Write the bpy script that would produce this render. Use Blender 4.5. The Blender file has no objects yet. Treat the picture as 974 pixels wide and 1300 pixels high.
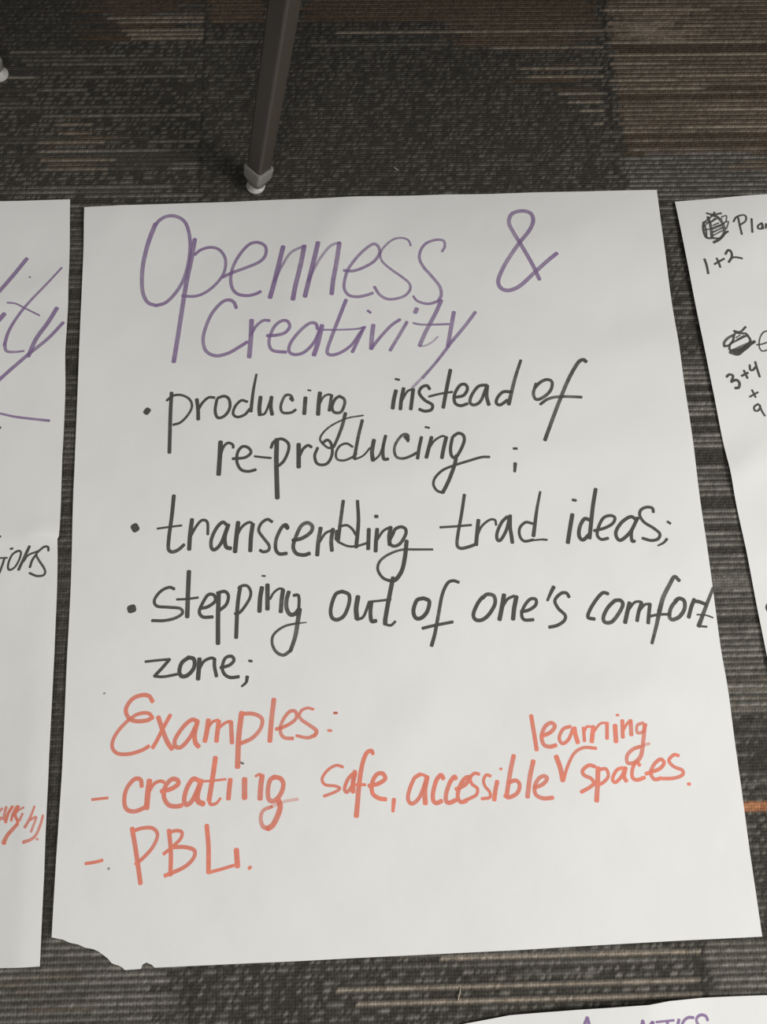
import bpy, bmesh, math, random
import numpy as np
from mathutils import Vector, Matrix
from mathutils.geometry import delaunay_2d_cdt

random.seed(7)
rng = np.random.default_rng(11)
scn = bpy.context.scene
COL = scn.collection

# ------------------------------------------------------------------ camera
ROT = np.array([[0.998933620340463, -0.044520891984607125, 0.012227523477412714],
                [-0.04056279163305815, -0.9727825611387277, -0.22814194853053754],
                [0.02205180465242723, 0.22740268011013476, -0.9735510972672667]])
CAM = np.array([0.31819027141819384, -0.5803214296754097, 0.8379295003096652])
FOCAL = 1010.0
camd = bpy.data.cameras.new('camera')
camd.sensor_fit = 'VERTICAL'
camd.sensor_height = 36.0
camd.lens = FOCAL / 1300.0 * 36.0
camd.clip_start = 0.01
cam = bpy.data.objects.new('camera', camd)
COL.objects.link(cam)
rb = ROT.T @ np.diag([1, -1, -1])
m = Matrix(rb.tolist()).to_4x4()
m.translation = Vector(CAM.tolist())
cam.matrix_world = m
scn.camera = cam

# ------------------------------------------------------------------ world, lights, exposure
w = bpy.data.worlds.new('room_ambient')
w.use_nodes = True
bg = w.node_tree.nodes['Background']
bg.inputs['Color'].default_value = (1.0, 0.965, 0.92, 1)
bg.inputs['Strength'].default_value = 0.06
scn.world = w


def area(name, loc, target, sx, sy, power, col):
    d = bpy.data.lights.new(name, 'AREA')
    d.shape = 'RECTANGLE'
    d.size, d.size_y, d.energy, d.color = sx, sy, power, col
    o = bpy.data.objects.new(name, d)
    COL.objects.link(o)
    o.location = loc
    o.rotation_euler = (Vector(target) - Vector(loc)).to_track_quat('-Z', 'Y').to_euler()
    return o


area('window_daylight', (3.0, -1.2, 2.35), (2.2, -1.1, 0), 1.7, 1.5, 112, (1.0, 0.985, 0.96))
area('ceiling_panel_light', (0.4, -1.9, 2.5), (0.4, -1.9, 0), 1.2, 1.2, 20, (1.0, 0.98, 0.95))
area('ceiling_panel_light', (0.4, 0.4, 2.5), (0.4, 0.4, 0), 1.2, 1.2, 12, (1.0, 0.98, 0.95))
vs = scn.view_settings
vs.view_transform = 'Standard'
vs.look = 'None'
vs.gamma = 1.0
vs.exposure = 0.0
vs.use_curve_mapping = False


# ------------------------------------------------------------------ helpers
def fl(u, v, z=0.0):
    """point of the plane at height z seen at photo position u, v"""
    d = ROT.T @ np.array([(u - 487) / FOCAL, (v - 650) / FOCAL, 1.0])
    k = (z - CAM[2]) / d[2]
    return CAM + k * d


def on_sheet(u, v, height):
    p = fl(u, v, 0.003)
    for _ in range(3): p = fl(u, v, height(p[0], p[1]))
    return p[:2]


def tag(o, label=None, cat=None, group=None, kind=None):
    if label: o['label'] = label
    if cat: o['category'] = cat
    if group: o['group'] = group
    if kind: o['kind'] = kind
    return o


def empty(name, loc=(0, 0, 0), rz=0.0):
    o = bpy.data.objects.new(name, None)
    o.empty_display_size = 0.05
    COL.objects.link(o)
    o.location = loc
    o.rotation_euler = (0, 0, rz)
    return o


def link(name, me, mat, parent=None, smooth=False):
    o = bpy.data.objects.new(name, me)
    COL.objects.link(o)
    if mat: me.materials.append(mat)
    if parent: o.parent = parent
    if smooth:
        for p in me.polygons: p.use_smooth = True
    return o


def new_mat(name):
    mt = bpy.data.materials.new(name)
    mt.use_nodes = True
    return mt, mt.node_tree.nodes, mt.node_tree.links, mt.node_tree.nodes['Principled BSDF']


# ------------------------------------------------------------------ materials
def carpet_material(pitch_x, pitch_y):
    mt, N, L, P = new_mat('loop_pile_carpet')
    at = N.new('ShaderNodeAttribute'); at.attribute_name = 'yarn'
    tc = N.new('ShaderNodeTexCoord')
    sp = N.new('ShaderNodeSeparateXYZ'); L.new(tc.outputs['Object'], sp.inputs[0])
    nz = N.new('ShaderNodeTexNoise'); nz.inputs['Scale'].default_value = 420; nz.inputs['Detail'].default_value = 2
    L.new(tc.outputs['Object'], nz.inputs['Vector'])

    def wave(sock, pitch):
        a = N.new('ShaderNodeMath'); a.operation = 'MULTIPLY'; a.inputs[1].default_value = math.pi / pitch
        L.new(sock, a.inputs[0])
        s = N.new('ShaderNodeMath'); s.operation = 'SINE'; L.new(a.outputs[0], s.inputs[0])
        b = N.new('ShaderNodeMath'); b.operation = 'ABSOLUTE'; L.new(s.outputs[0], b.inputs[0])
        return b.outputs[0]
    wx, wy = wave(sp.outputs[0], pitch_x), wave(sp.outputs[1], pitch_y)
    hx = N.new('ShaderNodeMath'); hx.operation = 'MULTIPLY_ADD'; hx.inputs[1].default_value = 0.4; hx.inputs[2].default_value = 0.6; L.new(wx, hx.inputs[0])
    mu = N.new('ShaderNodeMath'); mu.operation = 'MULTIPLY'; L.new(hx.outputs[0], mu.inputs[0]); L.new(wy, mu.inputs[1])
    ad = N.new('ShaderNodeMath'); ad.operation = 'MULTIPLY_ADD'
    L.new(nz.outputs['Fac'], ad.inputs[0]); ad.inputs[1].default_value = 0.9; L.new(mu.outputs[0], ad.inputs[2])
    bp = N.new('ShaderNodeBump'); bp.inputs['Strength'].default_value = 0.8; bp.inputs['Distance'].default_value = 0.0012
    L.new(ad.outputs[0], bp.inputs['Height']); L.new(bp.outputs[0], P.inputs['Normal'])
    mr = N.new('ShaderNodeMapRange'); mr.inputs[1].default_value = 0.25; mr.inputs[2].default_value = 0.75
    mr.inputs[3].default_value = 0.72; mr.inputs[4].default_value = 1.28
    L.new(nz.outputs['Fac'], mr.inputs[0])
    mx = N.new('ShaderNodeVectorMath'); mx.operation = 'SCALE'
    L.new(at.outputs['Color'], mx.inputs[0]); L.new(mr.outputs[0], mx.inputs['Scale'])
    L.new(mx.outputs[0], P.inputs['Base Color'])
    P.inputs['Roughness'].default_value = 0.95
    P.inputs['Specular IOR Level'].default_value = 0.1
    return mt


def paper_material():
    mt, N, L, P = new_mat('flip_chart_paper')
    tc = N.new('ShaderNodeTexCoord')
    nz = N.new('ShaderNodeTexNoise'); nz.inputs['Scale'].default_value = 26; nz.inputs['Detail'].default_value = 3
    L.new(tc.outputs['Object'], nz.inputs['Vector'])
    bp = N.new('ShaderNodeBump'); bp.inputs['Strength'].default_value = 0.22; bp.inputs['Distance'].default_value = 0.004
    L.new(nz.outputs['Fac'], bp.inputs['Height']); L.new(bp.outputs[0], P.inputs['Normal'])
    P.inputs['Base Color'].default_value = (0.80, 0.80, 0.785, 1)
    P.inputs['Roughness'].default_value = 0.75
    P.inputs['Specular IOR Level'].default_value = 0.2
    return mt


def ink_material(name, col):
    mt, N, L, P = new_mat(name)
    P.inputs['Base Color'].default_value = (*col, 1)
    P.inputs['Roughness'].default_value = 0.7
    P.inputs['Specular IOR Level'].default_value = 0.15
    at = N.new('ShaderNodeAttribute'); at.attribute_name = 'ink_load'
    tc = N.new('ShaderNodeTexCoord')
    nz = N.new('ShaderNodeTexNoise'); nz.inputs['Scale'].default_value = 160; nz.inputs['Detail'].default_value = 2
    L.new(tc.outputs['Object'], nz.inputs['Vector'])
    mr = N.new('ShaderNodeMapRange'); mr.inputs[1].default_value = 0.3; mr.inputs[2].default_value = 0.7
    mr.inputs[3].default_value = 0.86; mr.inputs[4].default_value = 1.08
    L.new(nz.outputs['Fac'], mr.inputs[0])
    mu = N.new('ShaderNodeMath'); mu.operation = 'MULTIPLY'; mu.use_clamp = True
    L.new(at.outputs['Fac'], mu.inputs[0]); L.new(mr.outputs[0], mu.inputs[1])
    L.new(mu.outputs[0], P.inputs['Alpha'])
    return mt


def plain(name, col, rough, metal=0.0, spec=0.5, noise=0.0):
    mt, N, L, P = new_mat(name)
    P.inputs['Base Color'].default_value = (*col, 1)
    P.inputs['Roughness'].default_value = rough
    P.inputs['Metallic'].default_value = metal
    P.inputs['Specular IOR Level'].default_value = spec
    if noise:
        tc = N.new('ShaderNodeTexCoord')
        nz = N.new('ShaderNodeTexNoise'); nz.inputs['Scale'].default_value = 500
        L.new(tc.outputs['Object'], nz.inputs['Vector'])
        bp = N.new('ShaderNodeBump'); bp.inputs['Strength'].default_value = noise; bp.inputs['Distance'].default_value = 0.0005
        L.new(nz.outputs['Fac'], bp.inputs['Height']); L.new(bp.outputs[0], P.inputs['Normal'])
    return mt


M_PAPER = paper_material()
INK = {'purple': ink_material('purple_marker_ink', (0.30, 0.20, 0.385)),
       'black': ink_material('black_marker_ink', (0.088, 0.087, 0.080)),
       'orange': ink_material('orange_marker_ink', (0.84, 0.265, 0.185)),
       'grey': ink_material('grey_pen_ink', (0.10, 0.10, 0.095))}
M_LEG = plain('brown_powder_coat', (0.062, 0.050, 0.041), 0.40, 0.0, 0.5, 0.15)
M_CAP = plain('grey_plastic_cap', (0.24, 0.23, 0.21), 0.5)
M_GLIDE = plain('pale_glide', (0.5, 0.48, 0.45), 0.35)
M_TOP = plain('grey_laminate', (0.33, 0.31, 0.28), 0.5)
M_LINT = plain('tan_fibre', (0.5, 0.42, 0.33), 0.9)

# ------------------------------------------------------------------ floor: carpet tiles with woven row pattern
PX, PY = 0.0031, 0.0031
ANG = math.radians(-1.3)
CA, SA = math.cos(ANG), math.sin(ANG)


def to_carpet(p):
    return p[0] * CA + p[1] * SA, -p[0] * SA + p[1] * CA


def cpx(u, v):
    x, y = to_carpet(fl(u, v))
    return int(math.floor((x - GX0) / PX)), int(math.floor((y - GY0) / PY))


GX0, GY0 = -195 * PX, -446 * PY
NX, NY = 640, 786
CH = np.array([0.046, 0.0428, 0.038])      # charcoal yarn
GR = np.array([0.235, 0.225, 0.207])       # grey yarn
BR = np.array([0.066, 0.051, 0.039])       # brown yarn
TN = np.array([0.31, 0.265, 0.215])       # tan yarn
yarn = np.empty((NY, NX, 3))
yarn[:] = CH
light = rng.random((NY, NX))
odd = (np.arange(NY) % 2 == 1)
yarn += ((light > 0.6) & ~odd[:, None])[..., None] * (GR - CH) * 0.4
# faint broken grey rows everywhere
for r in range(NY):
    if r % 2 == 0 and rng.random() < 0.5:
        x = int(rng.integers(-30, 60))
        while x < NX:
            n = int(rng.integers(14, 90))
            s = rng.uniform(0.12, 0.55)
            a, b = max(0, x), min(NX, x + n)
            if b > a:
                k = (s * rng.uniform(0.35, 1.0, b - a))[:, None]
                yarn[r, a:b] = CH * (1 - k) + GR * k
            x += n + int(rng.integers(10, 120))


def px_rect(u0, v0, u1, v1):
    i0, j1 = cpx(u0, v0); i1, j0 = cpx(u1, v1)
    return max(0, i0), max(0, j0), min(NX, i1), min(NY, j1)


def speckle(u0, v0, u1, v1, base=CH, dots=GR, amt=0.5, thr=0.76):
    i0, j0, i1, j1 = px_rect(u0, v0, u1, v1)
    sh = (j1 - j0, i1 - i0)
    even = (np.arange(j0, j1) % 2 == 0)[:, None]
    k = (((rng.random(sh) > thr - 0.2) & even) * rng.uniform(0.2, 1.25, sh) * amt)[..., None].clip(0, 1)
    yarn[j0:j1, i0:i1] = base * (1 - k) + dots * k


def stripes(u0, v0, u1, v1, col, base=None, every=2, strength=0.8, jit=10, keep=1.0):
    i0, j0, i1, j1 = px_rect(u0, v0, u1, v1)
    for r in range(j0, j1):
        a = i0 + int(rng.integers(0, jit + 1)); b = i1 - int(rng.integers(0, jit + 1))
        a, b = max(a, 0), min(b, NX)
        if b <= a: continue
        if base is not None:
            q = rng.uniform(0.8, 1.25, b - a)[:, None]
            yarn[r, a:b] = base * q
        if r % every == 0 and rng.random() < keep:
            seg = np.interp(np.arange(b - a), np.arange(0, b - a + 9, 8), rng.uniform(0.45, 1.2, len(np.arange(0, b - a + 9, 8))))
            k = (strength * rng.uniform(0.6, 1.25, b - a) * seg * rng.uniform(0.75, 1.15)).clip(0, 1)[:, None]
            yarn[r, a:b] = yarn[r, a:b] * (1 - k) + col * k


def bar(u0, u1, v, rows, col, strength=0.9):
    i0, j = cpx(u0, v); i1, _ = cpx(u1, v)
    j -= j % 2
    for r in (j,):
        if 0 <= r < NY and i1 > i0:
            a, b = max(0, i0), min(NX, i1)
            k = (strength * rng.uniform(0.55, 1.15, b - a)).clip(0, 1)[:, None]
            yarn[r, a:b] = yarn[r, a:b] * (1 - k) + col * k


# top of the picture: middle tile
speckle(262, -20, 774, 262, amt=0.34, thr=0.7)
stripes(264, -30, 345, 26, BR * 2.1, BR, 2, 0.9, 4)
stripes(380, -30, 765, 24, BR * 2.0, BR, 2, 0.8, 6)
stripes(560, 20, 766, 58, BR * 2.2, BR, 2, 0.85, 18)
stripes(650, 58, 770, 108, BR * 1.5, BR, 2, 0.6, 30)
stripes(700, 100, 774, 150, BR * 1.4, BR, 2, 0.6, 30)
for u0, v in ((430, 38), (627, 62), (662, 87), (672, 96), (709, 119), (724, 130), (739, 141), (756, 154)):
    bar(u0, 768, v, 1, TN, 0.75)
bar(265, 330, 55, 1, GR, 0.5); bar(395, 560, 54, 1, GR, 0.35)
# right tile
stripes(768, -30, 1060, 210, TN * 0.75, BR, 2, 0.75, 3, 0.8)
stripes(765, 8, 925, 54, TN, BR * 1.6, 2, 0.75, 26)
stripes(765, 20, 880, 54, TN * 0.8, None, 1, 0.55, 18)
for u0, u1, v in ((765, 905, 12), (770, 974, 53), (770, 1000, 68), (775, 850, 82), (860, 1000, 94), (775, 860, 100), (900, 1000, 138), (875, 1000, 160), (780, 900, 114)):
    bar(u0, u1, v, 1, TN, 0.85)
speckle(775, 196, 1060, 262, amt=0.5)
stripes(780, 190, 1060, 262, GR, None, 2, 0.6, 20, 0.8)
stripes(920, 175, 1060, 215, TN * 0.7, BR, 2, 0.7, 20)
# left tile
speckle(-120, -30, 130, 60, amt=0.25)
stripes(100, -30, 262, 52, BR * 1.5, BR, 2, 0.5, 24)
for u0, v, n in ((140, 21, 1), (150, 26, 1), (158, 36, 1), (162, 41, 1), (170, 46, 1)):
    bar(u0, 261, v, n, TN, 0.7)
stripes(50, 148, 150, 218, BR * 2.2, BR, 2, 0.9, 30, 0.8)
for u0, u1, v in ((0, 50, 95), (70, 118, 158), (75, 120, 169), (50, 135, 181), (55, 130, 193), (55, 150, 204), (60, 140, 216)):
    bar(u0, u1, v, 1, TN * 0.8, 0.7)
for u0, u1, v in ((15, 90, 65), (80, 160, 71), (70, 170, 82), (0, 45, 95), (90, 250, 99), (50, 110, 111), (60, 255, 145), (190, 255, 181), (60, 215, 192), (220, 255, 204), (215, 255, 210), (50, 220, 235), (110, 260, 247), (30, 100, 242)):
    bar(u0, u1, v, 1, GR, 0.5)
# the gap on the right, down to its seam
stripes(830, 262, 1060, 460, GR * 0.8, None, 2, 0.6, 30, 0.75)
stripes(840, 460, 1060, 700, GR, CH, 2, 0.85, 8, 0.65)
stripes(880, 700, 1060, 760, GR, CH, 2, 0.8, 4, 0.8)
stripes(895, 724, 1060, 742, GR * 0.75, CH * 1.3, 1, 0.75, 2)
stripes(895, 760, 1060, 902, GR, CH * 1.1, 2, 0.8, 4, 0.95)
stripes(905, 850, 1060, 902, TN * 0.55, None, 3, 0.5, 6, 0.8)
stripes(915, 904, 1060, 1022, GR * 0.8, CH, 3, 0.55, 20, 0.8)
speckle(930, 1024, 1080, 1200, amt=0.45)
ORANGE = np.array([0.34, 0.16, 0.085])
i0, j0 = cpx(943, 1025); i1, _ = cpx(990, 1025)
for r in (-1, 0, 1):
    yarn[j0 + r, i0:i1] = ORANGE * rng.uniform(0.75, 1.15, i1 - i0)[:, None]
# the gap on the left
stripes(60, 250, 120, 700, GR * 0.8, CH, 2, 0.6, 3, 0.75)
stripes(50, 700, 105, 1190, GR * 0.55, CH * 1.2, 2, 0.45, 3, 0.7)
stripes(60, 545, 105, 600, BR * 2, None, 3, 0.4, 3, 0.6)
# foreground below the sheets
stripes(-60, 1192, 242, 1340, GR, CH * 1.15, 2, 0.75, 12, 0.95)
stripes(-60, 1238, 175, 1262, BR * 2.2, None, 2, 0.5, 30)
stripes(30, 1275, 200, 1300, BR * 2.4, None, 3, 0.6, 30)
speckle(244, 1205, 895, 1340, amt=0.55)
stripes(500, 1205, 890, 1232, GR, None, 3, 0.4, 40, 0.7)
for u0, u1, v0, v1 in ((430, 888, 1256, 1241), (455, 890, 1272, 1258), (560, 888, 1216, 1203)):
    n = 12
    for q in range(n):
        a = u0 + (u1 - u0) * q / n; b = u0 + (u1 - u0) * (q + 1) / n
        bar(a, b + 3, v0 + (v1 - v0) * (q + .5) / n, 1, TN * 0.95 + 0.02, 0.85)
stripes(895, 1190, 1080, 1340, GR, CH * 1.1, 2, 0.7, 2, 0.95)


# seams between the carpet tiles
def seam(u0, v0, u1, v1):
    cells = set()
    for q in range(400):
        t = q / 399
        cells.add(cpx(u0 + (u1 - u0) * t, v0 + (v1 - v0) * t))
    for i, j in cells:
        if 0 <= i < NX and 0 <= j < NY: yarn[j, i] *= 0.72


seam(262, -20, 252, 245); seam(765, -20, 783, 245); seam(242, 1195, 242, 1310); seam(892, 1195, 893, 1310)
yarn *= rng.uniform(0.8, 1.2, (NY, NX))[..., None]

yarn[odd] *= 0.92
yarn *= np.array([1.26, 1.24, 1.2])
gx = GX0 + PX * (np.arange(NX) + .5)
gy = GY0 + PY * (np.arange(NY) + .5)
X, Y = np.meshgrid(gx, gy)
verts = np.c_[X.ravel(), Y.ravel(), np.zeros(X.size)]
ii, jj = np.meshgrid(np.arange(NX - 1), np.arange(NY - 1))
b0 = (jj * NX + ii).ravel()
quads = np.c_[b0, b0 + 1, b0 + NX + 1, b0 + NX]
BIG = 3.2
x0, x1, y0, y1 = gx[0], gx[-1], gy[0], gy[-1]
extra = np.array([(-BIG, -BIG, 0), (BIG, -BIG, 0), (BIG, y0, 0), (-BIG, y0, 0), (-BIG, y1, 0), (BIG, y1, 0), (BIG, BIG, 0), (-BIG, BIG, 0),
                  (x0, y0, 0), (x0, y1, 0), (x1, y0, 0), (x1, y1, 0)])
e = len(verts)
verts = np.r_[verts, extra]
quads = np.r_[quads, np.array([(e, e + 1, e + 2, e + 3), (e + 4, e + 5, e + 6, e + 7), (e + 3, e + 8, e + 9, e + 4), (e + 10, e + 2, e + 5, e + 11)])]
me = bpy.data.meshes.new('floor')
me.vertices.add(len(verts)); me.vertices.foreach_set('co', verts.ravel())
me.loops.add(quads.size); me.loops.foreach_set('vertex_index', quads.ravel().astype(np.int32))
me.polygons.add(len(quads)); me.polygons.foreach_set('loop_start', np.arange(0, quads.size, 4, dtype=np.int32))
me.update(calc_edges=True)
fc = np.ones((len(verts), 4))
fc[:NX * NY, :3] = yarn.reshape(-1, 3)
fc[NX * NY:, :3] = yarn.reshape(-1, 3).mean(0)
ca = me.attributes.new('yarn', 'FLOAT_COLOR', 'POINT')
ca.data.foreach_set('color', fc.ravel())
floor = link('floor', me, carpet_material(PX, PY))
floor.rotation_euler = (0, 0, ANG)
tag(floor, kind='structure')


# ------------------------------------------------------------------ paper sheets
def make_sheet(name, outline_px, height, label, step=0.007):
    """a thin sheet cut to an outline and laid over the floor; height(x, y) gives its lift"""
    pts = [on_sheet(u, v, height) for u, v in outline_px]
    dense = []
    for a, b in zip(pts, pts[1:] + pts[:1]):
        n = max(1, int(np.linalg.norm(b - a) / step))
        for q in range(n): dense.append(a + (b - a) * q / n)
    P = np.array(dense)
    lo, hi = P.min(0), P.max(0)
    gxs = np.arange(lo[0], hi[0], step); gys = np.arange(lo[1], hi[1], step)
    G = np.array([(x, y) for y in gys for x in gxs])
    # inside test and distance from the rim
    A = P; B = np.roll(P, -1, 0)
    inside = np.zeros(len(G), bool); dist = np.full(len(G), 9.0)
    for a, b in zip(A, B):
        c = ((a[1] > G[:, 1]) != (b[1] > G[:, 1]))
        if a[1] != b[1]:
            xc = (b[0] - a[0]) * (G[:, 1] - a[1]) / (b[1] - a[1]) + a[0]
            inside ^= c & (G[:, 0] < xc)
        d = b - a; tt = np.clip(((G - a) @ d) / (d @ d + 1e-12), 0, 1)
        dist = np.minimum(dist, np.linalg.norm(G - a - tt[:, None] * d, axis=1))
    G = G[inside & (dist > step * 0.45)]
    allp = [Vector(p) for p in P.tolist()] + [Vector(p) for p in G.tolist()]
    n = len(P)
    vs_, es_, fs_, *_ = delaunay_2d_cdt(allp, [], [list(range(n))], 1, 1e-7)
    vv = [(p.x, p.y, height(p.x, p.y)) for p in vs_]
    cx = sum(p[0] for p in pts) / len(pts); cy = sum(p[1] for p in pts) / len(pts)
    me = bpy.data.meshes.new(name)
    me.from_pydata([(x - cx, y - cy, z) for x, y, z in vv], [], [list(f) for f in fs_])
    bm = bmesh.new(); bm.from_mesh(me)
    bmesh.ops.recalc_face_normals(bm, faces=bm.faces)
    if sum(f.normal.z for f in bm.faces) < 0: bmesh.ops.reverse_faces(bm, faces=bm.faces)
    for ed in bm.edges:
        if ed.is_boundary: ed.smooth = False
    bm.to_mesh(me); bm.free()
    o = link(name, me, M_PAPER, None, True)
    o.location = (cx, cy, 0)
    md = o.modifiers.new('thickness', 'SOLIDIFY'); md.thickness = 0.00018; md.offset = -1
    tag(o, label, 'paper sheet', 'flip chart sheets laid on the carpet')
    return o, (cx, cy)


def catmull(P, n_per):
    P = np.array(P, float)
    if len(P) < 3:
        t = np.linspace(0, 1, max(2, n_per + 1))[:, None]
        return P[0] * (1 - t) + P[-1] * t
    Q = np.r_[[2 * P[0] - P[1]], P, [2 * P[-1] - P[-2]]]
    out = []
    for i in range(len(P) - 1):
        p0, p1, p2, p3 = Q[i:i + 4]
        for t in np.linspace(0, 1, n_per, endpoint=False):
            out.append(.5 * ((2 * p1) + (-p0 + p2) * t + (2 * p0 - 5 * p1 + 4 * p2 - p3) * t * t + (-p0 + 3 * p1 - 3 * p2 + p3) * t ** 3))
    out.append(P[-1])
    return np.array(out)


CROPS = {'A': (160, 250, 3.2467), 'B': (430, 250, 3.2467), 'C': (160, 450, 3.2467), 'D': (440, 440, 2.8647), 'E': (150, 620, 3.2467),
         'F': (400, 620, 3.4786), 'G': (640, 610, 3.4786), 'H': (100, 800, 3.2467), 'I': (100, 940, 3.2467), 'J': (390, 890, 3.2467),
         'K': (640, 890, 3.2467), 'L': (0, 310, 5.42), 'M': (0, 670, 9.74), 'N': (0, 1010, 13.914), 'O': (870, 250, 9.365),
         'P': (910, 400, 8.672), 'Q': (350, 250, 3.746), 'R': (380, 470, 4.058), 'S': (290, 730, 8.8545), 'T': (300, 880, 6.0875),
         'U': (240, 960, 6.0875), 'V': (500, 940, 4.427), 'X': (820, 700, 6.325), 'Y': (580, 1250, 2.472), 'W': (700, 1270, 4.427)}


def lettering(name, ink, text, sheet, height, dens=0.85, wscale=1.0, label=None):
    """marker strokes: each line «crop width[>end width][@density] x,y x,y ...» becomes a ribbon lying on the sheet"""
    root, (cx, cy) = sheet
    if '--' in text:
        for piece in text.split('--'):
            lettering(name, ink, piece, sheet, height, dens, wscale, label)
        return
    verts, faces, den = [], [], []
    lines = [l.split() for l in text.strip().splitlines() if l.strip()]
    for si, tk in enumerate(lines):
        ox, oy, s = CROPS[tk[0]]
        ws = tk[1]; d = dens
        if '@' in ws: ws, dd = ws.split('@'); d = dens * float(dd)
        w0, w1 = (float(q) for q in ws.split('>')) if '>' in ws else (float(ws),) * 2
        pp = [tuple(float(q) for q in t.split(',')) for t in tk[2:]]
        px = catmull([(ox + x / s, oy + y / s) for x, y in pp], 9)
        wd = np.linspace(w0, w1, len(px)) / s * wscale
        W = np.array([on_sheet(u, v, height) for u, v in px])
        mid = px[len(px) // 2]
        sc = np.linalg.norm(fl(mid[0] + 1, mid[1], .002)[:2] - fl(mid[0], mid[1], .002)[:2])
        wd = wd * sc
        keep = [0]
        for i in range(1, len(W)):
            if np.linalg.norm(W[i] - W[keep[-1]]) > 2e-4: keep.append(i)
        if len(keep) < 2: continue
        W, wd = W[keep], wd[keep]
        T = np.gradient(W, axis=0); T /= np.linalg.norm(T, axis=1)[:, None] + 1e-12
        # rounded ends
        W = np.r_[[W[0] - T[0] * wd[0] * .3], [W[0] - T[0] * wd[0] * .16], W, [W[-1] + T[-1] * wd[-1] * .16], [W[-1] + T[-1] * wd[-1] * .3]]
        T = np.r_[[T[0]], [T[0]], T, [T[-1]], [T[-1]]]
        wd = np.r_[[wd[0] * .5], [wd[0] * .86], wd, [wd[-1] * .86], [wd[-1] * .5]]
        Nn = np.c_[-T[:, 1], T[:, 0]]
        b = len(verts)
        lift = 0.00012 + 0.000002 * si
        nz = 1 + 0.09 * math.sin(si * 12.9)
        ln = np.r_[0, np.cumsum(np.linalg.norm(np.diff(W, axis=0), axis=1))]
        edge = np.minimum(ln, ln[-1] - ln)
        prof = (0.93 + 0.28 * np.exp(-edge / 0.006) + 0.07 * np.sin(ln * 60 + si * 2.3)) * nz
        for i in range(len(W)):
            for sgn in (1, -1):
                x, y = W[i] + Nn[i] * wd[i] * .5 * sgn
                verts.append((x - cx, y - cy, height(x, y) + lift))
                den.append(min(0.97, d * prof[i]))
        for i in range(len(W) - 1):
            q = b + 2 * i
            faces.append((q, q + 1, q + 3, q + 2))
    me = bpy.data.meshes.new(name)
    me.from_pydata(verts, [], faces)
    bm = bmesh.new(); bm.from_mesh(me)
    for f in bm.faces:
        f.normal_update()
        if f.normal.z < 0: f.normal_flip()
    bm.to_mesh(me); bm.free()
    at = me.attributes.new('ink_load', 'FLOAT', 'POINT')
    at.data.foreach_set('value', np.array(den, np.float32))
    o = link(name, me, INK[ink], root)
    if label: o['label'] = label
    return o


def bump(x, y, px, r, a, sq=1.0, ang=0.0):
    c = PXC.setdefault(px, fl(*px))
    dx, dy = x - c[0], y - c[1]
    ca_, sa_ = math.cos(ang), math.sin(ang)
    u, v = dx * ca_ + dy * sa_, (-dx * sa_ + dy * ca_) * sq
    return a * math.exp(-(u * u + v * v) / (r * r))


PXC = {}


CREASE = []
_r = random.Random(5)
for _k in range(46):
    _a = _r.choice((_r.gauss(0.05, .12), _r.gauss(0.05, .12), _r.uniform(-1.4, 1.4)))
    CREASE.append((_r.uniform(-.2, 1.0), _r.uniform(-.9, .05), math.cos(_a), math.sin(_a), _r.uniform(.04, .14), _r.uniform(.0003, .0008)))


def ripple(x, y, s):
    c = 0.0
    for q in range(len(CREASE)):
        px_, py_, ca_, sa_, ln, a = CREASE[q]
        dx, dy = x - px_, y - py_
        u, v = dx * ca_ + dy * sa_, -dx * sa_ + dy * ca_
        if abs(u) < 2.2 * ln and abs(v) < 0.05:
            c += a * math.exp(-(u / ln) ** 2) * (math.exp(-abs(v) / 0.012) if v > 0 else math.exp(v / 0.03))
    return c + (0.0009 * math.sin(9 * x + 17 * y + s) + 0.0006 * math.sin(23 * x - 11 * y + 2.1 * s) + 0.0006 * math.sin(5 * x + 34 * y + 3 * s)
            + 0.00018 * math.sin(61 * x + 47 * y + s) + 0.00014 * math.sin(38 * x - 73 * y + s)) + 0.0027


def h_main(x, y):
    h = ripple(x, y, 0.4)
    h += bump(x, y, (870, 440), .16, .003, 5, .05) + bump(x, y, (640, 585), .3, .0022, 9, .06) + bump(x, y, (860, 878), .22, .0026, 8, .05)
    h += bump(x, y, (300, 262), .25, .002, 8, .02) + bump(x, y, (130, 1190), .08, .003) + bump(x, y, (700, 1000), .12, .002, 2, .7)
    h += bump(x, y, (420, 300), .07, .0018, 3, .9) + bump(x, y, (520, 930), .09, .0016, 3, .9)
    return h


def h_left(x, y):
    h = ripple(x, y, 2.4)
    h += bump(x, y, (80, 452), .09, .004, 3, -.3) + bump(x, y, (60, 372), .06, .0018, 3, .3)
    # the lower half curls up towards its right edge
    q = min(1.0, max(0.0, (-0.42 - y) / 0.2))
    h += q * 0.014 * min(1.0, max(0.0, (x + 0.16) / 0.14)) ** 1.3
    # crease by the lower notch: the sheet dips away just above it
    c = PXC.setdefault('cr', fl(74, 682)); d = y - c[1] - 0.16 * (x - c[0])
    if d > 0: h += 0.006 * math.exp(-d / .03) * math.exp(-((x - c[0]) / .05) ** 2) * min(1, d / .006)
    else: h += 0.0008 * math.exp(d / .05)
    return h


def h_right(x, y):
    h = ripple(x, y, 4.1)
    h += bump(x, y, (945, 590), .05, .0038, 2.2, .5) + bump(x, y, (925, 300), .07, .0018, 1.6, .7) + bump(x, y, (970, 262), .05, .002)
    return h


def h_low(x, y):
    h = ripple(x, y, 5.2)
    a = PXC.setdefault('f1', fl(647, 1289))[0]; b = PXC.setdefault('f2', fl(824, 1276))[0]
    if a < x < b: h += 0.004 * (x - a) / (b - a)
    elif x >= b: h += 0.004 * max(0, 1 - (x - b) / .05)
    return h


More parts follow.
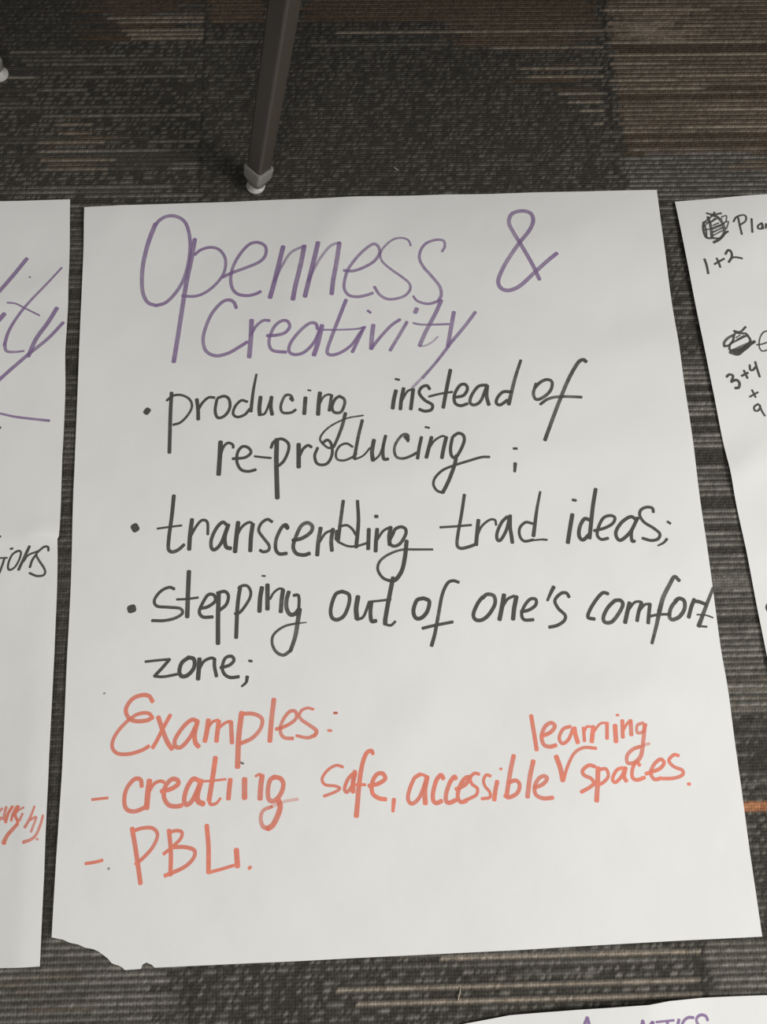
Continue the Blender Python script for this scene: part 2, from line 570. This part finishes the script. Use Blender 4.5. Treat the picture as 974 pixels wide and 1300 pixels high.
main_outline = [(107, 263), (300, 256), (560, 247), (834, 241), (860, 424), (886, 610), (905, 745), (918, 839), (943, 1012), (968, 1189),
                (760, 1200), (560, 1211), (340, 1222), (250, 1226), (196.5, 1228.5), (193, 1225), (186, 1222), (181, 1224.5), (179, 1230), (158.6, 1231.6), (155, 1228), (151, 1226), (142, 1223), (137, 1217),
                (132, 1213), (125, 1208), (118.5, 1205), (108, 1203), (99, 1199), (89, 1197), (80, 1193), (65.6, 1190), (72, 1080), (79, 975), (90, 740), (98, 510)]
main = make_sheet('flip_chart_sheet', main_outline, h_main,
                  'large white middle flip chart sheet with black bullets and a torn lower left corner')
lp = fl(-560, 275, 0)
left_outline = [(-620, 275), (-250, 265), (89, 253), (86.7, 371), (83, 490), (79, 580), (75.6, 670), (74.6, 681), (72.9, 684), (72.6, 740), (69, 830), (61.5, 980), (56, 1110), (50.5, 1227),
                (0, 1229), (-350, 1240), (-760, 1250)]
left = make_sheet('flip_chart_sheet', left_outline, h_left,
                  'white flip chart sheet at the left edge with slanted purple letters and an orange word')
right_outline = [(857, 256), (974, 246.5), (1280, 222), (1560, 204), (1780, 790), (1960, 1215), (1500, 1235), (1085, 1250), (1022, 1015), (974, 833), (948, 700), (923, 580), (889, 415)]
right = make_sheet('flip_chart_sheet', right_outline, h_right,
                   'white flip chart sheet at the right edge with small black notes and two scribbled circles')
low_outline = [(560, 1306), (594, 1299), (647, 1289), (735, 1282), (824, 1276), (850, 1271), (889, 1267), (930, 1265), (974, 1263.5), (1150, 1259), (1330, 1252), (1440, 1800), (480, 1850), (520, 1500)]
low = make_sheet('flip_chart_sheet', low_outline, h_low,
                 'white flip chart sheet at the bottom edge with purple capitals, only its top strip showing')

lettering('title_lettering', 'purple', '''
A 20>15 122,112 95,180 74,260 66,330 70,395 90,435 125,448
A 15 125,448 165,435 205,395 238,340 258,270 265,200 258,140 240,100 205,80 170,80 140,95 122,115
A 19 284,175 270,255 252,340 235,440 215,570 197,680
A 13 284,238 310,218 350,208 385,218 408,250 410,290 395,330 360,370 320,398 280,410 232,408
A 14 395,332 440,312 500,290 550,268 575,240 575,205 545,188 510,195 475,230 445,280 432,330 438,375 460,400 500,407 535,400 555,390
A 20 648,205 632,270 612,350 594,415
A 12@.7 612,350 640,290 680,230 735,202
A 20 735,202 720,280 700,360 688,422
A 20 792,188 775,260 755,340 738,410
A 12@.7 750,350 790,270 840,205 882,188
A 19 880,190 868,270 855,340 848,400
Q 15 325,350 370,352 420,335 470,305 495,265 485,232 462,225 425,250 385,290 345,345 328,400 328,440 350,468 390,475 430,468 462,457
Q 10>15 643,232 630,205 595,195 555,205 515,240 498,275 510,310 550,345 600,380 635,410 640,440 615,470 570,485 530,485 495,465 470,428
Q 13>16 792,260 805,235 798,208 760,205 715,222 690,255 685,295 705,335 745,380 780,425 788,465 775,495
Q 15>12 775,495 735,508 700,505 670,492 655,472
--
B 17 828,340 800,280 760,210 720,145 702,105 715,70 755,58 792,68 802,100 785,140 745,190 700,255 670,310 658,350 672,378 705,385 750,365 810,310 860,265 900,232
--
A 15 455,458 445,435 425,425 395,435 355,480 328,540 318,590 330,635 370,655 420,645 465,620 500,598
A 20 518,508 515,580 508,660
A 13 515,570 535,535 565,510 592,510
A 14 582,572 620,570 655,560 675,535 665,512 640,512 612,535 592,580 592,615 610,635 660,640
A 14 790,545 782,522 755,522 715,555 680,600 672,635 695,650 735,640 775,600 800,545
A 20 808,530 792,600 775,652
Q 19>14 335,490 300,580 265,670 245,735 265,752 310,740 360,705 400,650 425,618
Q 10 225,632 300,632 385,628 425,618
Q 17 420,620 395,675 365,738
Q 13 438,541 452,551
Q 22 465,610 458,665 455,722
Q 16 455,722 500,665 550,612 592,583
Q 17 625,595 590,655 545,730
Q 22 672,532 664,550
Q 20 788,492 760,555 715,640 685,708
Q 10@.6 685,708 710,708 745,690 772,665
Q 11 655,600 690,607 760,607 825,605
Q 20 848,548 835,620 820,708
Q 17 950,548 900,615 820,710
Q 14@.6 820,710 760,790 700,862
D 11@.6 372,0 320,65 240,150
''', main, h_main, 0.68)

lettering('bullet_text', 'black', '''
C 26 82,240 92,228
--
C 16 188,158 184,230 181,330 179,405
C 11 168,190 195,170 230,168 262,185 272,215 255,250 225,280 195,290
C 16 292,185 297,225 298,268
C 12 297,230 315,200 340,178 365,178
C 13 375,185 368,225 372,252 385,262 410,250 428,220 425,185 405,172 378,180
C 12 500,195 475,190 450,215 442,245 460,258 490,248 510,225
C 10>15 538,82 525,150 515,235
C 17 555,175 550,220 552,250
C 10 552,250 575,240 598,180
C 16 600,175 597,215 603,248
C 12 688,188 680,170 660,168 645,190 638,220 648,240 680,240 700,228
C 14 678,180 688,190
C 17 740,178 735,245
C 8 750,147 762,149
C 18 800,158 795,200 792,248
C 10 795,210 815,175 838,165 848,172
C 14 848,168 843,200 838,232
C 13 880,172 862,185 850,215 858,238 885,238 900,210 900,185 880,172
R 20>15 238,222 222,285 200,345 178,395
R 14>9@.9 178,395 150,400 118,375 108,350 130,315 175,280 250,247 330,233
--
D 15 180,160 172,195 168,225
D 9 178,118 192,121
D 14 208,152 200,190 196,228
D 9 200,200 220,165 238,155
D 14 243,155 238,195 234,228
D 12 303,155 292,142 272,150 265,170 285,195 312,212 308,230 285,235 265,228
D 14 378,85 365,150 352,222
D 9 300,182 340,172 385,165
D 12 392,185 425,178 440,155 432,138 412,142 393,175 395,205 415,215 440,208
D 12 510,140 480,145 455,178 450,205 468,212 490,195 510,145
D 14 512,142 510,180 518,212
D 12 600,165 570,165 550,185 545,205 560,212 585,195
D 11>15 634,50 612,120 590,210
D 12 690,135 680,170 690,192 715,185 742,160 748,130 730,120 705,130 685,150
D 14 872,55 860,48 840,62 805,125 770,210 740,290 722,340
D 11 705,210 735,190 780,182 855,184
--
C 20 390,360 387,420 382,495
C 12 387,430 400,385 420,365 440,372 442,385
C 13 440,430 490,425 515,405 505,385 480,380 460,405 458,445 475,475 505,482 535,475
C 10 530,420 565,424 598,427
C 20 622,350 620,440 622,520 624,592
C 13 598,385 610,360 640,348 668,365 670,395 650,440 620,465
C 19 712,370 712,420 712,465
C 13 715,420 730,390 750,375 765,382
R 16 95,400 80,440 90,478 120,488 150,475 170,430 165,380 145,360 120,375
R 13 275,395 245,378 210,390 190,425 195,458 230,465 270,450 295,430
R 18 325,258 305,340 288,430 283,455
R 11 285,460 330,440 365,400
R 22 385,360 375,420 380,465
R 12 385,465 415,435 435,380
R 18 445,338 432,400 435,455 458,458
R 15 560,368 560,335 535,332 505,365 490,405 500,445 535,455 580,440 605,425
R 20 545,342 562,360
R 18 630,345 618,400 610,455
R 12 650,293 670,297
R 20 682,345 668,400 655,450
R 12 665,410 695,365 735,340 755,345
R 20 758,345 745,400 735,452
R 17 790,345 780,400 785,440 805,450 830,415 850,365 845,335 820,325 795,340
R 20 810,440 800,490 770,570 740,630
R 14 740,632 710,620 692,590 700,555 740,515 800,490 880,465 940,448 980,447
D 10 608,371 620,371
D 14>10 614,425 612,455
''', main, h_main, 0.93)

lettering('bullet_text', 'black', '''
E 32 66,155 74,170
--
E 17>14 230,30 222,110 210,200 208,250 225,262 250,252 272,232
E 9 162,166 205,160 262,153
E 18 305,128 297,190 293,252
E 12 298,200 320,160 345,132 368,140 370,190
E 15 448,150 430,140 405,165 385,210 385,245 400,252 425,225 450,160
E 17 455,150 440,200 445,240 465,248
E 19 495,140 488,200 482,262
E 12 487,200 510,160 540,140 560,150
E 18 555,150 548,200 545,258
E 13 635,138 615,128 590,145 580,175 600,205 622,235 620,255 600,262 585,255
E 15 700,160 690,150 672,165 652,210 650,250 665,270 695,268
E 17 690,155 700,165
E 16 720,215 760,205 795,180 800,155 780,142 755,155 735,195 722,240 735,268 765,275 790,268
F 19 25,175 15,235 10,295
F 12 18,240 45,200 75,185
F 18 80,180 72,230 75,275
F 16 125,55 115,130 102,235
F 24 100,190 98,225
F 12 105,170 140,163 165,180 180,205
F 15>18 188,55 192,150 182,260
F 11 105,238 145,255 185,255 235,240
F 18 238,180 235,268
F 16 266,124 276,124
F 18 275,180 270,230 268,278
F 12 270,235 300,190 335,170
F 18 335,172 328,210 330,250
F 15 345,200 330,235 345,255 375,245 400,205 400,180 380,170 355,180 345,200
F 19 405,232 398,300 385,360 360,400 335,410
F 14>10 335,410 300,395 278,360 285,325 320,295 380,272 450,270 520,270
--
F 15 660,28 648,110 632,200 628,250 645,265 680,258 715,245
F 11 553,172 620,168 690,162
F 18 722,140 715,210 712,250
F 11 715,215 735,170 770,140 795,140 800,162
F 15 850,125 825,150 805,195 805,225 820,228 845,185 860,125
F 17 862,120 862,170 868,210 872,240
G 13 125,190 95,185 70,210 70,245 90,268 130,262
G 11>18 160,50 145,130 130,245
G 9 95,268 150,262 175,260
G 10 172,261 190,262
--
G 19 302,150 292,210 282,275
G 13 303,86 318,88
G 17 380,175 355,170 335,205 332,245 350,262 380,235
G 18 405,38 392,120 378,255
G 14 398,222 445,210 480,190 490,165 470,155 440,165 420,200 412,240 430,260 460,255
G 16 585,175 560,160 520,185 495,225 500,255 520,262 560,225 590,165
G 15 592,165 565,220 565,265 578,268
G 14 660,140 655,122 630,118 605,130 600,155 620,185 660,210 688,235 680,258 650,265 612,255
G 12 722,182 735,190
G 13>8 720,258 705,275 680,288
''', main, h_main, 0.93)

lettering('bullet_text', 'black', '''
E 34 48,499 64,494
--
E 13 232,415 210,408 175,425 150,460 160,485 205,490 255,495 265,515 235,535 190,545 140,545
E 19 292,342 288,440 285,530
E 10 242,458 285,456 330,450
E 14 340,495 370,488 400,465 395,440 370,440 345,480 335,510 350,530 390,530
E 19 415,430 412,530 412,640
E 14 408,432 440,425 455,445 445,480 415,505
S 46 135,130 115,250 100,400 88,705
S 35 115,150 160,120 215,125 250,180 245,250 195,340 130,420 75,435
S 52 378,140 358,260 350,410
S 22 380,10 415,12
S 52 440,110 440,240 440,385
S 28 470,270 510,200 570,155 620,160
S 50 615,170 600,280 590,415
S 48 680,190 655,280 655,370 690,440 745,440 790,390
S 36 735,230 780,225 795,260 795,330 790,390
S 56>45 800,385 780,530 750,700 700,850
S 40>26@.95 700,850 620,900 540,865 495,780 500,690 560,620 650,570 760,545
S 26>12@.8 760,545 880,533
--
F 17 120,455 90,470 70,530 75,570 100,580 130,560 150,510 150,470 120,455
F 22 190,478 182,530 185,575
F 13 185,580 215,565 240,500
F 18 250,500 245,545 250,585 270,585
F 20 345,395 328,480 312,570 310,600
F 12 310,600 335,605 355,588
F 11 250,500 290,496 335,490
--
F 18 480,485 450,495 435,540 445,572 470,572 495,545 505,500 480,485
F 14>17 635,415 610,408 585,420 562,470 545,560 530,640 515,695
F 14 475,618 530,605 608,590
--
F 17 740,480 718,510 700,555 710,580 740,580 770,555 795,510 790,475 760,468 740,485
F 20 835,470 825,530 815,580
F 13 825,530 850,490 880,475
F 20 890,478 880,530 875,578
G 15 75,580 110,572 140,550 140,525 115,525 90,555 78,590 90,615 130,615
G 18>12 220,470 205,500 192,530
G 15 288,515 275,497 250,500 225,530 240,565 270,595 265,620 235,640 200,648
--
G 16 460,500 435,497 405,530 378,575 372,605 400,612
G 17 490,530 460,560 440,600 445,625 475,625 505,590 525,550 515,530 490,530
G 19 555,540 545,580 535,628
G 12 545,580 575,540 600,535 610,540
G 17 608,540 595,580 588,620
G 12 595,580 620,550 640,545
G 17 645,545 640,590 637,630
X 30>38@.85 270,235 230,205 190,270 140,370 110,480
X 36>26@.8 110,480 85,600 50,738
X 22 20,525 100,508 200,505
X 32 250,390 205,450 190,520 215,548 270,525 310,465 310,400 270,378 235,400
X 32 390,385 365,450 345,530
X 30 390,400 430,405 480,425
X 26>36 541,296 500,400 455,520 425,600
X 18 425,600 490,605
X 14 412,508 480,512 540,532
--
H 11 275,130 320,125 375,120
H 14 375,120 345,155 312,190
H 12 312,190 350,192 405,182
H 17 450,115 425,135 415,170 425,190 450,185 475,155 475,120 450,112
H 19 498,118 495,160 492,202
H 13 495,165 515,130 545,115 562,120
H 15 560,118 560,150 568,190
H 14 585,155 620,145 640,125 630,108 605,115 592,150 600,180 625,195 660,192
H 11 702,126 714,128
H 16>9 695,192 690,215 672,232
''', main, h_main, 0.93)

lettering('example_heading', 'orange', '''
H 17 305,295 290,272 260,268 220,285 195,325 205,360 235,375 280,372 305,360
H 15 305,360 285,342 240,348 190,385 150,435 138,480 160,508 210,510 260,495 290,478
H 19 328,358 345,410 365,460 385,490
H 16 378,350 350,400 325,450 305,485
H 17 490,375 465,370 430,400 398,450 400,480 425,480 460,440 490,380
H 19 490,375 478,430 482,465 495,480
H 20 535,370 528,420 520,458
H 12 530,410 550,380 575,370
H 19 578,375 572,420 568,458
H 12 572,410 600,385 625,375
H 18 628,378 630,420 632,465
H 22 672,340 660,440 655,565
H 16 672,345 720,345 755,365 750,405 715,445 665,468
H 20 805,285 795,370 788,458
T 27 308,278 370,260 440,220 468,180 455,140 415,142 375,185 345,250 345,310 375,345 440,350
T 20>32 598,125 550,115 505,135 488,175 510,210 570,250 620,290 610,325
T 30>22 610,325 550,345 465,328
--
T 20 755,153 780,153
T 20 710,288 735,290
''', main, h_main, 0.82, 1.02)

lettering('example_text', 'orange', '''
I 11 55,244 90,240 120,237
--
I 17 260,190 255,162 230,160 200,195 188,240 195,280 225,293 265,280 285,262
I 23 292,165 285,220 280,280
I 14 288,215 310,180 335,168 352,172
I 18 340,210 380,200 410,180 405,162 380,162 355,195 352,235 370,265 400,272 425,268
I 19 495,165 470,160 445,200 435,245 445,265 470,245 500,180
I 22 505,165 490,220 492,250 515,262
U 38 205,10 190,120 170,250 155,340
U 30>18 155,340 170,372 210,365 245,325
U 18 105,195 180,190 285,178
U 37 320,180 312,250 305,330
U 42 430,175 430,250 430,325
U 20 515,155 545,140 570,150
U 41 565,150 555,240 550,330
U 35 660,160 625,190 610,270 620,335 660,345 710,290 730,220 710,175 660,160
U 42 690,335 705,390 690,450 650,530 610,560
U 34>26@.8 610,560 570,540 555,480 575,420 640,390
U 24@.35 640,390 740,350 840,332
--
J 12 148,272 120,265 85,285 62,320 75,345 115,350 135,360 115,375 70,392
J 15 195,295 170,320 155,360 165,375 185,350 200,300
J 19 198,290 190,330 190,375
J 15>21 272,218 265,205 245,215 228,260 215,340 208,420 203,475
J 12 200,345 240,345
J 17 255,350 295,340 322,320 310,298 285,305 268,340 270,380 295,400 325,405
J 18>13 358,405 354,455
--
V 22 150,190 115,215 85,290 82,335 105,355 145,320 180,230 185,200
V 17 150,190 172,196 188,210
V 28 188,205 175,280 178,355
V 24 280,215 265,195 240,225 222,290 222,335 240,352 270,340
V 24 350,215 340,205 315,240 295,300 295,340 315,350 350,335
V 22 350,275 400,250 430,210 405,210 375,250 360,310 375,345 410,340
V 18 480,190 455,185 430,210 440,245 470,270 465,305 430,325 395,340
V 17 545,200 520,195 505,225 515,260 540,290 540,320 495,328
V 24 582,230 572,280 565,335
V 14 598,160 608,160
V 25 675,85 655,180 635,310
V 22 640,240 685,225 708,250 695,295 650,320 625,310
V 26 785,115 765,210 752,318
V 22 795,265 840,245 862,215 845,200 815,215 792,260 800,305 840,325 895,322
--
K 17 112,60 122,120 135,202
K 16 155,145 190,130 210,105 195,90 170,105 155,145 165,180 190,188 215,182
K 14 275,105 245,115 228,150 240,175 265,160 285,115
K 18 290,110 295,140 305,172
K 14 328,110 332,165
K 11 330,130 340,108 355,105
K 18 368,105 362,168
K 10 365,135 395,95 420,90
K 15 425,90 425,155
K 19 458,100 462,168
K 10 464,58 472,58
K 16 488,80 490,150
K 11 492,120 510,90 522,85
K 17 522,80 525,140
K 13@.8 575,90 550,100 550,130 575,125 585,95
K 17 580,100 575,160 565,225 540,255
K 15@.9 540,255 510,255 508,225 530,200 560,188
K 12@.4 560,188 600,175
--
K 20 215,228 232,275 243,328
K 13 245,328 262,270 290,215 330,192 380,195
--
K 15 375,270 350,265 325,285 330,305 360,320 370,340 350,358 318,375
K 20 388,275 386,340 382,412
K 14 385,285 420,280 430,310 410,335 388,345
K 14 490,275 465,285 448,320 460,335 485,310 500,275
K 17 502,275 495,310 505,330
K 15 560,265 545,250 530,280 530,315 550,325 580,315
K 15 585,300 640,280 660,255 645,240 620,260 605,295 620,322 650,318
K 14 720,225 700,222 680,245 700,270 735,285 735,305 700,318 655,320
K 13 759,342 767,342
''', main, h_main, 0.82, 1.02)

lettering('example_text', 'orange', '''
I 13 28,508 65,502 98,494
--
I 19 220,362 235,450 255,590
I 15 222,375 260,362 305,362 325,390 305,440 265,485 235,510
I 18 372,370 380,460 378,555
I 14 368,382 400,372 425,378 420,405 385,440 350,468
I 16 385,440 440,440 478,455 470,490 430,525 355,558
I 19 528,350 535,440 535,545
I 13 535,545 590,530 640,515
I 22 650,450 655,520
I 14 702,528 708,522
''', main, h_main, 0.85)

lettering('ink_speck', 'grey', '''
H 8@.5 103,260 109,261
--
T 16@.7 32,535 55,545
--
I 11@.4 121,528 126,529
--
I 12@.6 703,527 710,522
--
T 15@.6 712,288 738,291
--
T 12@.4 758,153 778,153
''', main, h_main, 0.8)

lettering('purple_lettering', 'purple', '''
L 30 185,100 100,205 0,320 -80,410
--
L 34 30,480 0,515 -60,580
L 16>26 425,162 330,265 200,400 120,500 60,600 32,690
L 26>14@.85 32,690 45,735 100,742 165,735
--
L 13 50,402 110,410 180,445 275,492
--
L 32 392,440 330,540 250,650 195,770
L 26 435,540 330,650 200,755 60,875 -60,985
--
L 14>20 -80,1150 0,1165 120,1190 340,1215
--
L 16@.6 202,226 210,228
''', left, h_left, 0.70)
lettering('black_lettering', 'black', '''
L 18@.8 -4,1260 4,1265
--
M 28 130,262 158,256
M 22 -40,378 0,375 90,372
M 30 55,380 30,460 0,540 -20,580
M 28 215,290 155,330 110,420 100,500 130,520 190,480 240,390 260,310 235,285 190,300
M 38 365,230 300,370 230,520
M 26 290,420 350,340 430,305 470,290
M 32 450,330 400,400 370,490
M 30 600,285 595,240 550,235 490,280 450,330 480,400 540,490 560,550 530,590 450,595 365,560
--
M 30 -6,110 8,108
''', left, h_left, 0.86)
lettering('orange_lettering', 'orange', '''
N 50@.7 40,230 0,270 -30,300
N 55@.7 20,390 -30,460
N 55@.8 110,205 80,330 60,420
N 60 220,195 150,310 110,430 100,470
N 50 300,190 230,320 200,440
N 40@.8 420,210 330,260 220,370
N 55 330,190 270,340 310,440 310,520
N 60>90 310,500 230,590 140,690 80,800 70,840
N 45@.8 400,320 345,440
N 40>60@.8 610,190 560,330 500,460 440,560
N 45@.8 540,430 620,380 640,400 590,530 550,640
N 45>60@.85 760,350 720,500 640,690 540,780 410,825
N 40@.8 645,770 675,770
''', left, h_left, 0.72)

lettering('black_lettering', 'black', '''
O 26 630,245 650,340 675,445
O 24 575,295 610,240 690,215 725,240 715,290 650,335
O 27 790,260 800,420
O 24 915,310 870,340 870,375 910,375 920,320 928,380
O 26 962,320 958,372
O 22 962,345 1000,315 1025,370
--
O 30 230,740 255,810 275,910
O 27 350,800 400,770 465,735
O 27 375,730 400,780 418,835
O 30 480,680 510,635 545,650 555,710 520,775
O 25 520,775 560,725 610,718 680,732
--
P 18 440,328 500,320 560,300 640,280
P 18 620,200 600,170 555,175 510,195 475,260 470,350 500,395 555,385 620,350
--
P 30 110,680 140,655 180,670 165,730
P 32 160,735 215,715 250,745 245,795 205,805
P 27 275,670 345,635
P 27 300,610 340,695
P 26 365,550 370,600 400,605 430,570
P 27 425,515 445,590 475,680
--
P 23 365,900 455,850
P 23 390,825 430,905
P 24 455,980 415,1010 420,1050 460,1050 480,1005 455,980
P 23 475,1000 500,1060 532,1110
--
X 20 990,410 970,450 990,495
''', right, h_right, 0.86)
lettering('scribbled_circle', 'black', '''
O 26 255,195 330,210 430,195
O 22 215,310 270,270 330,215 350,180
O 36 270,240 300,330 320,480
O 28 220,300 215,380 250,480 340,490 420,490 480,430 510,410
O 36 340,540 400,510 455,450 465,370 430,290 370,230 310,220
O 18 230,390 300,380 370,350 450,320 490,290
O 16 310,300 380,260 440,260
O 18 330,340 400,310
O 24@.8 330,380 430,340
O 24@.8 330,420 445,365
O 22@.8 340,455 445,400
O 18 430,240 490,225 490,290 515,300 490,380
O 18 220,310 300,300 360,250
O 16 230,350 290,290
O 24 255,480 250,400 230,330
''', right, h_right, 0.75)
lettering('scribbled_circle', 'black', '''
P 26 190,175 260,185 320,130
P 26 200,195 330,205
P 30 85,345 85,300 130,250 200,215
P 26 85,345 140,330 180,280 190,220
P 26 140,380 150,320 220,280 340,220
P 36 145,410 240,430 330,350 420,290
P 30 150,390 260,380 370,300
P 30 340,220 370,290 300,360 230,430
P 15 210,250 260,220
P 14 220,272 300,225
P 42 180,395 300,340 400,300
P 42 200,415 300,380 380,310
''', right, h_right, 0.75)

lettering('purple_lettering', 'purple', '''
W 18 170,200 188,135 203,97
W 18 203,97 215,140 232,200
W 12 180,165 226,160
--
W 20 515,115 500,200
W 16 515,118 535,160 570,122
W 20 572,122 560,200
--
W 13 590,122 640,117 690,112
W 17 655,118 640,200
--
W 18 718,108 698,200
--
W 16 800,97 772,96 748,112 735,140 735,180 765,195
--
W 16 880,112 868,88 840,82 818,100 822,130 850,160 840,190 805,198
''', low, h_low, 0.75)


# ------------------------------------------------------------------ tables: splayed square tube legs with plastic feet
def frame_from(axis, spin):
    z = axis.normalized()
    x = Vector((1, 0, 0)) - z * z.x
    x.normalize()
    y = z.cross(x)
    c, s = math.cos(spin), math.sin(spin)
    return x * c + y * s, y * c - x * s, z


def loft(name, rings, mat, parent, cap=True, smooth=False):
    bm = bmesh.new()
    R = [[bm.verts.new(p) for p in r] for r in rings]
    n = len(R[0])
    for a, b in zip(R, R[1:]):
        for i in range(n):
            bm.faces.new((a[i], a[(i + 1) % n], b[(i + 1) % n], b[i]))
    if cap:
        bm.faces.new(R[0][::-1]); bm.faces.new(R[-1])
    bmesh.ops.recalc_face_normals(bm, faces=bm.faces)
    me = bpy.data.meshes.new(name)
    bm.to_mesh(me); bm.free()
    return link(name, me, mat, parent, smooth)


def rsq(c, ax, ay, s, rad, n=5):
    """rounded square ring of side s"""
    out = []
    h = s / 2 - rad
    for k, (sx, sy) in enumerate(((1, 1), (-1, 1), (-1, -1), (1, -1))):
        for q in range(n):
            a = math.pi / 2 * (k + q / (n - 1))
            out.append(c + ax * (sx * h + rad * math.cos(a)) + ay * (sy * h + rad * math.sin(a)))
    return out


def circ(c, ax, ay, r, n=20):
    # start so that it matches the rounded square's first vertex
    out = []
    for k in range(4):
        for q in range(5):
            a = math.pi / 2 * (k + q / 4 * 0.92)
            out.append(c + ax * r * math.cos(a) + ay * r * math.sin(a))
    return out


def table_leg(parent, foot, top, spin, side=0.021):
    f, t = Vector(foot), Vector(top)
    ax, ay, az = frame_from(t - f, spin)
    zx, zy = Vector((1, 0, 0)), Vector((0, 1, 0))
    L_ = (t - f).length
    p = lambda d: f + az * d
    leg = loft('leg', [rsq(p(d), ax, ay, sd, 0.003) for d, sd in ((0.024, side), (0.26, side * 1.13), (L_, side * 1.5))], M_LEG, parent, True, False)
    loft('leg_cap', [rsq(p(d), ax, ay, sd, r) for d, sd, r in ((0.0058, 0.0185, 0.0088), (0.010, 0.0205, 0.007), (0.017, 0.0250, 0.0035), (0.030, 0.0262, 0.003), (0.0315, 0.0250, 0.003), (0.0315, 0.0205, 0.003))],
         M_CAP, leg, True, False)
    ux, uy, uz = Vector((1, 0, 0)), Vector((0, 1, 0)), Vector((0, 0, 1))
    loft('foot_glide', [circ(f + uz * z, ux, uy, r) for z, r in ((0.0, 0.0092), (0.0010, 0.0112), (0.0022, 0.0114), (0.0030, 0.0104), (0.0033, 0.0085), (0.0100, 0.0078))],
         M_GLIDE, leg, True, True)
    return leg


def table(corner, rz, label, spins, sx, size=(1.2, 0.6), splay=(0.15, 0.11), H=0.70):
    """corner = the visible foot; the table runs from it in local +x (or -x) and +y"""
    root = empty('table', (corner[0], corner[1], 0), rz)
    tag(root, label, 'table', 'tables standing beyond the sheets')
    Lx, Ly = size
    feet = [(0, 0), (sx * Lx, 0), (sx * Lx, Ly), (0, Ly)]
    dirs = [(sx, 1), (-sx, 1), (-sx, -1), (sx, -1)]
    tops = []
    for k, ((fx, fy), (dx, dy)) in enumerate(zip(feet, dirs)):
        tp = (fx + dx * splay[0], fy + dy * splay[1], H)
        tops.append(tp)
        table_leg(root, (fx, fy, 0), tp, spins[k])
    # rails joining the leg heads
    for a, b in zip(tops, tops[1:] + tops[:1]):
        va, vb = Vector(a), Vector(b)
        d = (vb - va).normalized()
        up = Vector((0, 0, 1)); side = d.cross(up)
        c0, c1 = va - up * 0.02, vb - up * 0.02
        loft('rail', [rsq(c, side, up, 0.03, 0.003) for c in (c0 + d * .012, c1 - d * .012)], M_LEG, root)
    # table top with rounded rim
    mx, my = sx * Lx / 2, Ly / 2
    hx, hy = Lx / 2 + 0.10, Ly / 2 + 0.10

    def rr(z, ins):
        out = []
        for k, (qx, qy) in enumerate(((1, 1), (-1, 1), (-1, -1), (1, -1))):
            for q in range(6):
                a = math.pi / 2 * (k + q / 5)
                out.append(Vector((mx + qx * (hx - .04) + (.04 - ins) * math.cos(a), my + qy * (hy - .04) + (.04 - ins) * math.sin(a), z)))
        return out
    loft('tabletop', [rr(H - .003, .003), rr(H, 0), rr(H + .020, 0), rr(H + .023, .003)], M_TOP, root)
    return root


f1 = fl(325, 237)
table(f1, math.radians(-4), 'dark table whose splayed leg stands just above the middle sheet', (math.radians(52),) * 4, 1, (1.25, 0.65), (0.178, 0.135))
f2 = fl(0, 96)
table(f2, math.radians(6), 'dark table at the left edge with only its pale foot glide in view', (math.radians(40),) * 4, -1, (1.25, 0.65), (0.165, 0.12))


# ------------------------------------------------------------------ bits of lint on the carpet
def lint(u, v, dx, dy, label):
    c = fl(u, v)
    root_pts = [(-dx, -dy, 0.0010), (-dx * .3, -dy * .1, 0.0024), (dx * .4, dy * .2, 0.0018), (dx, dy, 0.0010)]
    rings = []
    for p in root_pts:
        rings.append([Vector(p) + Vector((0.0006 * math.cos(a), 0.0002 * math.sin(a), 0.0006 * math.sin(a))) for a in (0, 1.05, 2.1, 3.14, 4.2, 5.24)])
    o = loft('lint_fibre', rings, M_LINT, None, True, True)
    o.location = (c[0], c[1], -0.0002)
    tag(o, label, 'lint')


lint(583, 1262, .0015, .006, 'tiny pale lint fibre on the dark carpet below the middle sheet')
lint(502, 215, .003, -.002, 'tiny pale lint fibre on the dark carpet above the middle sheet')
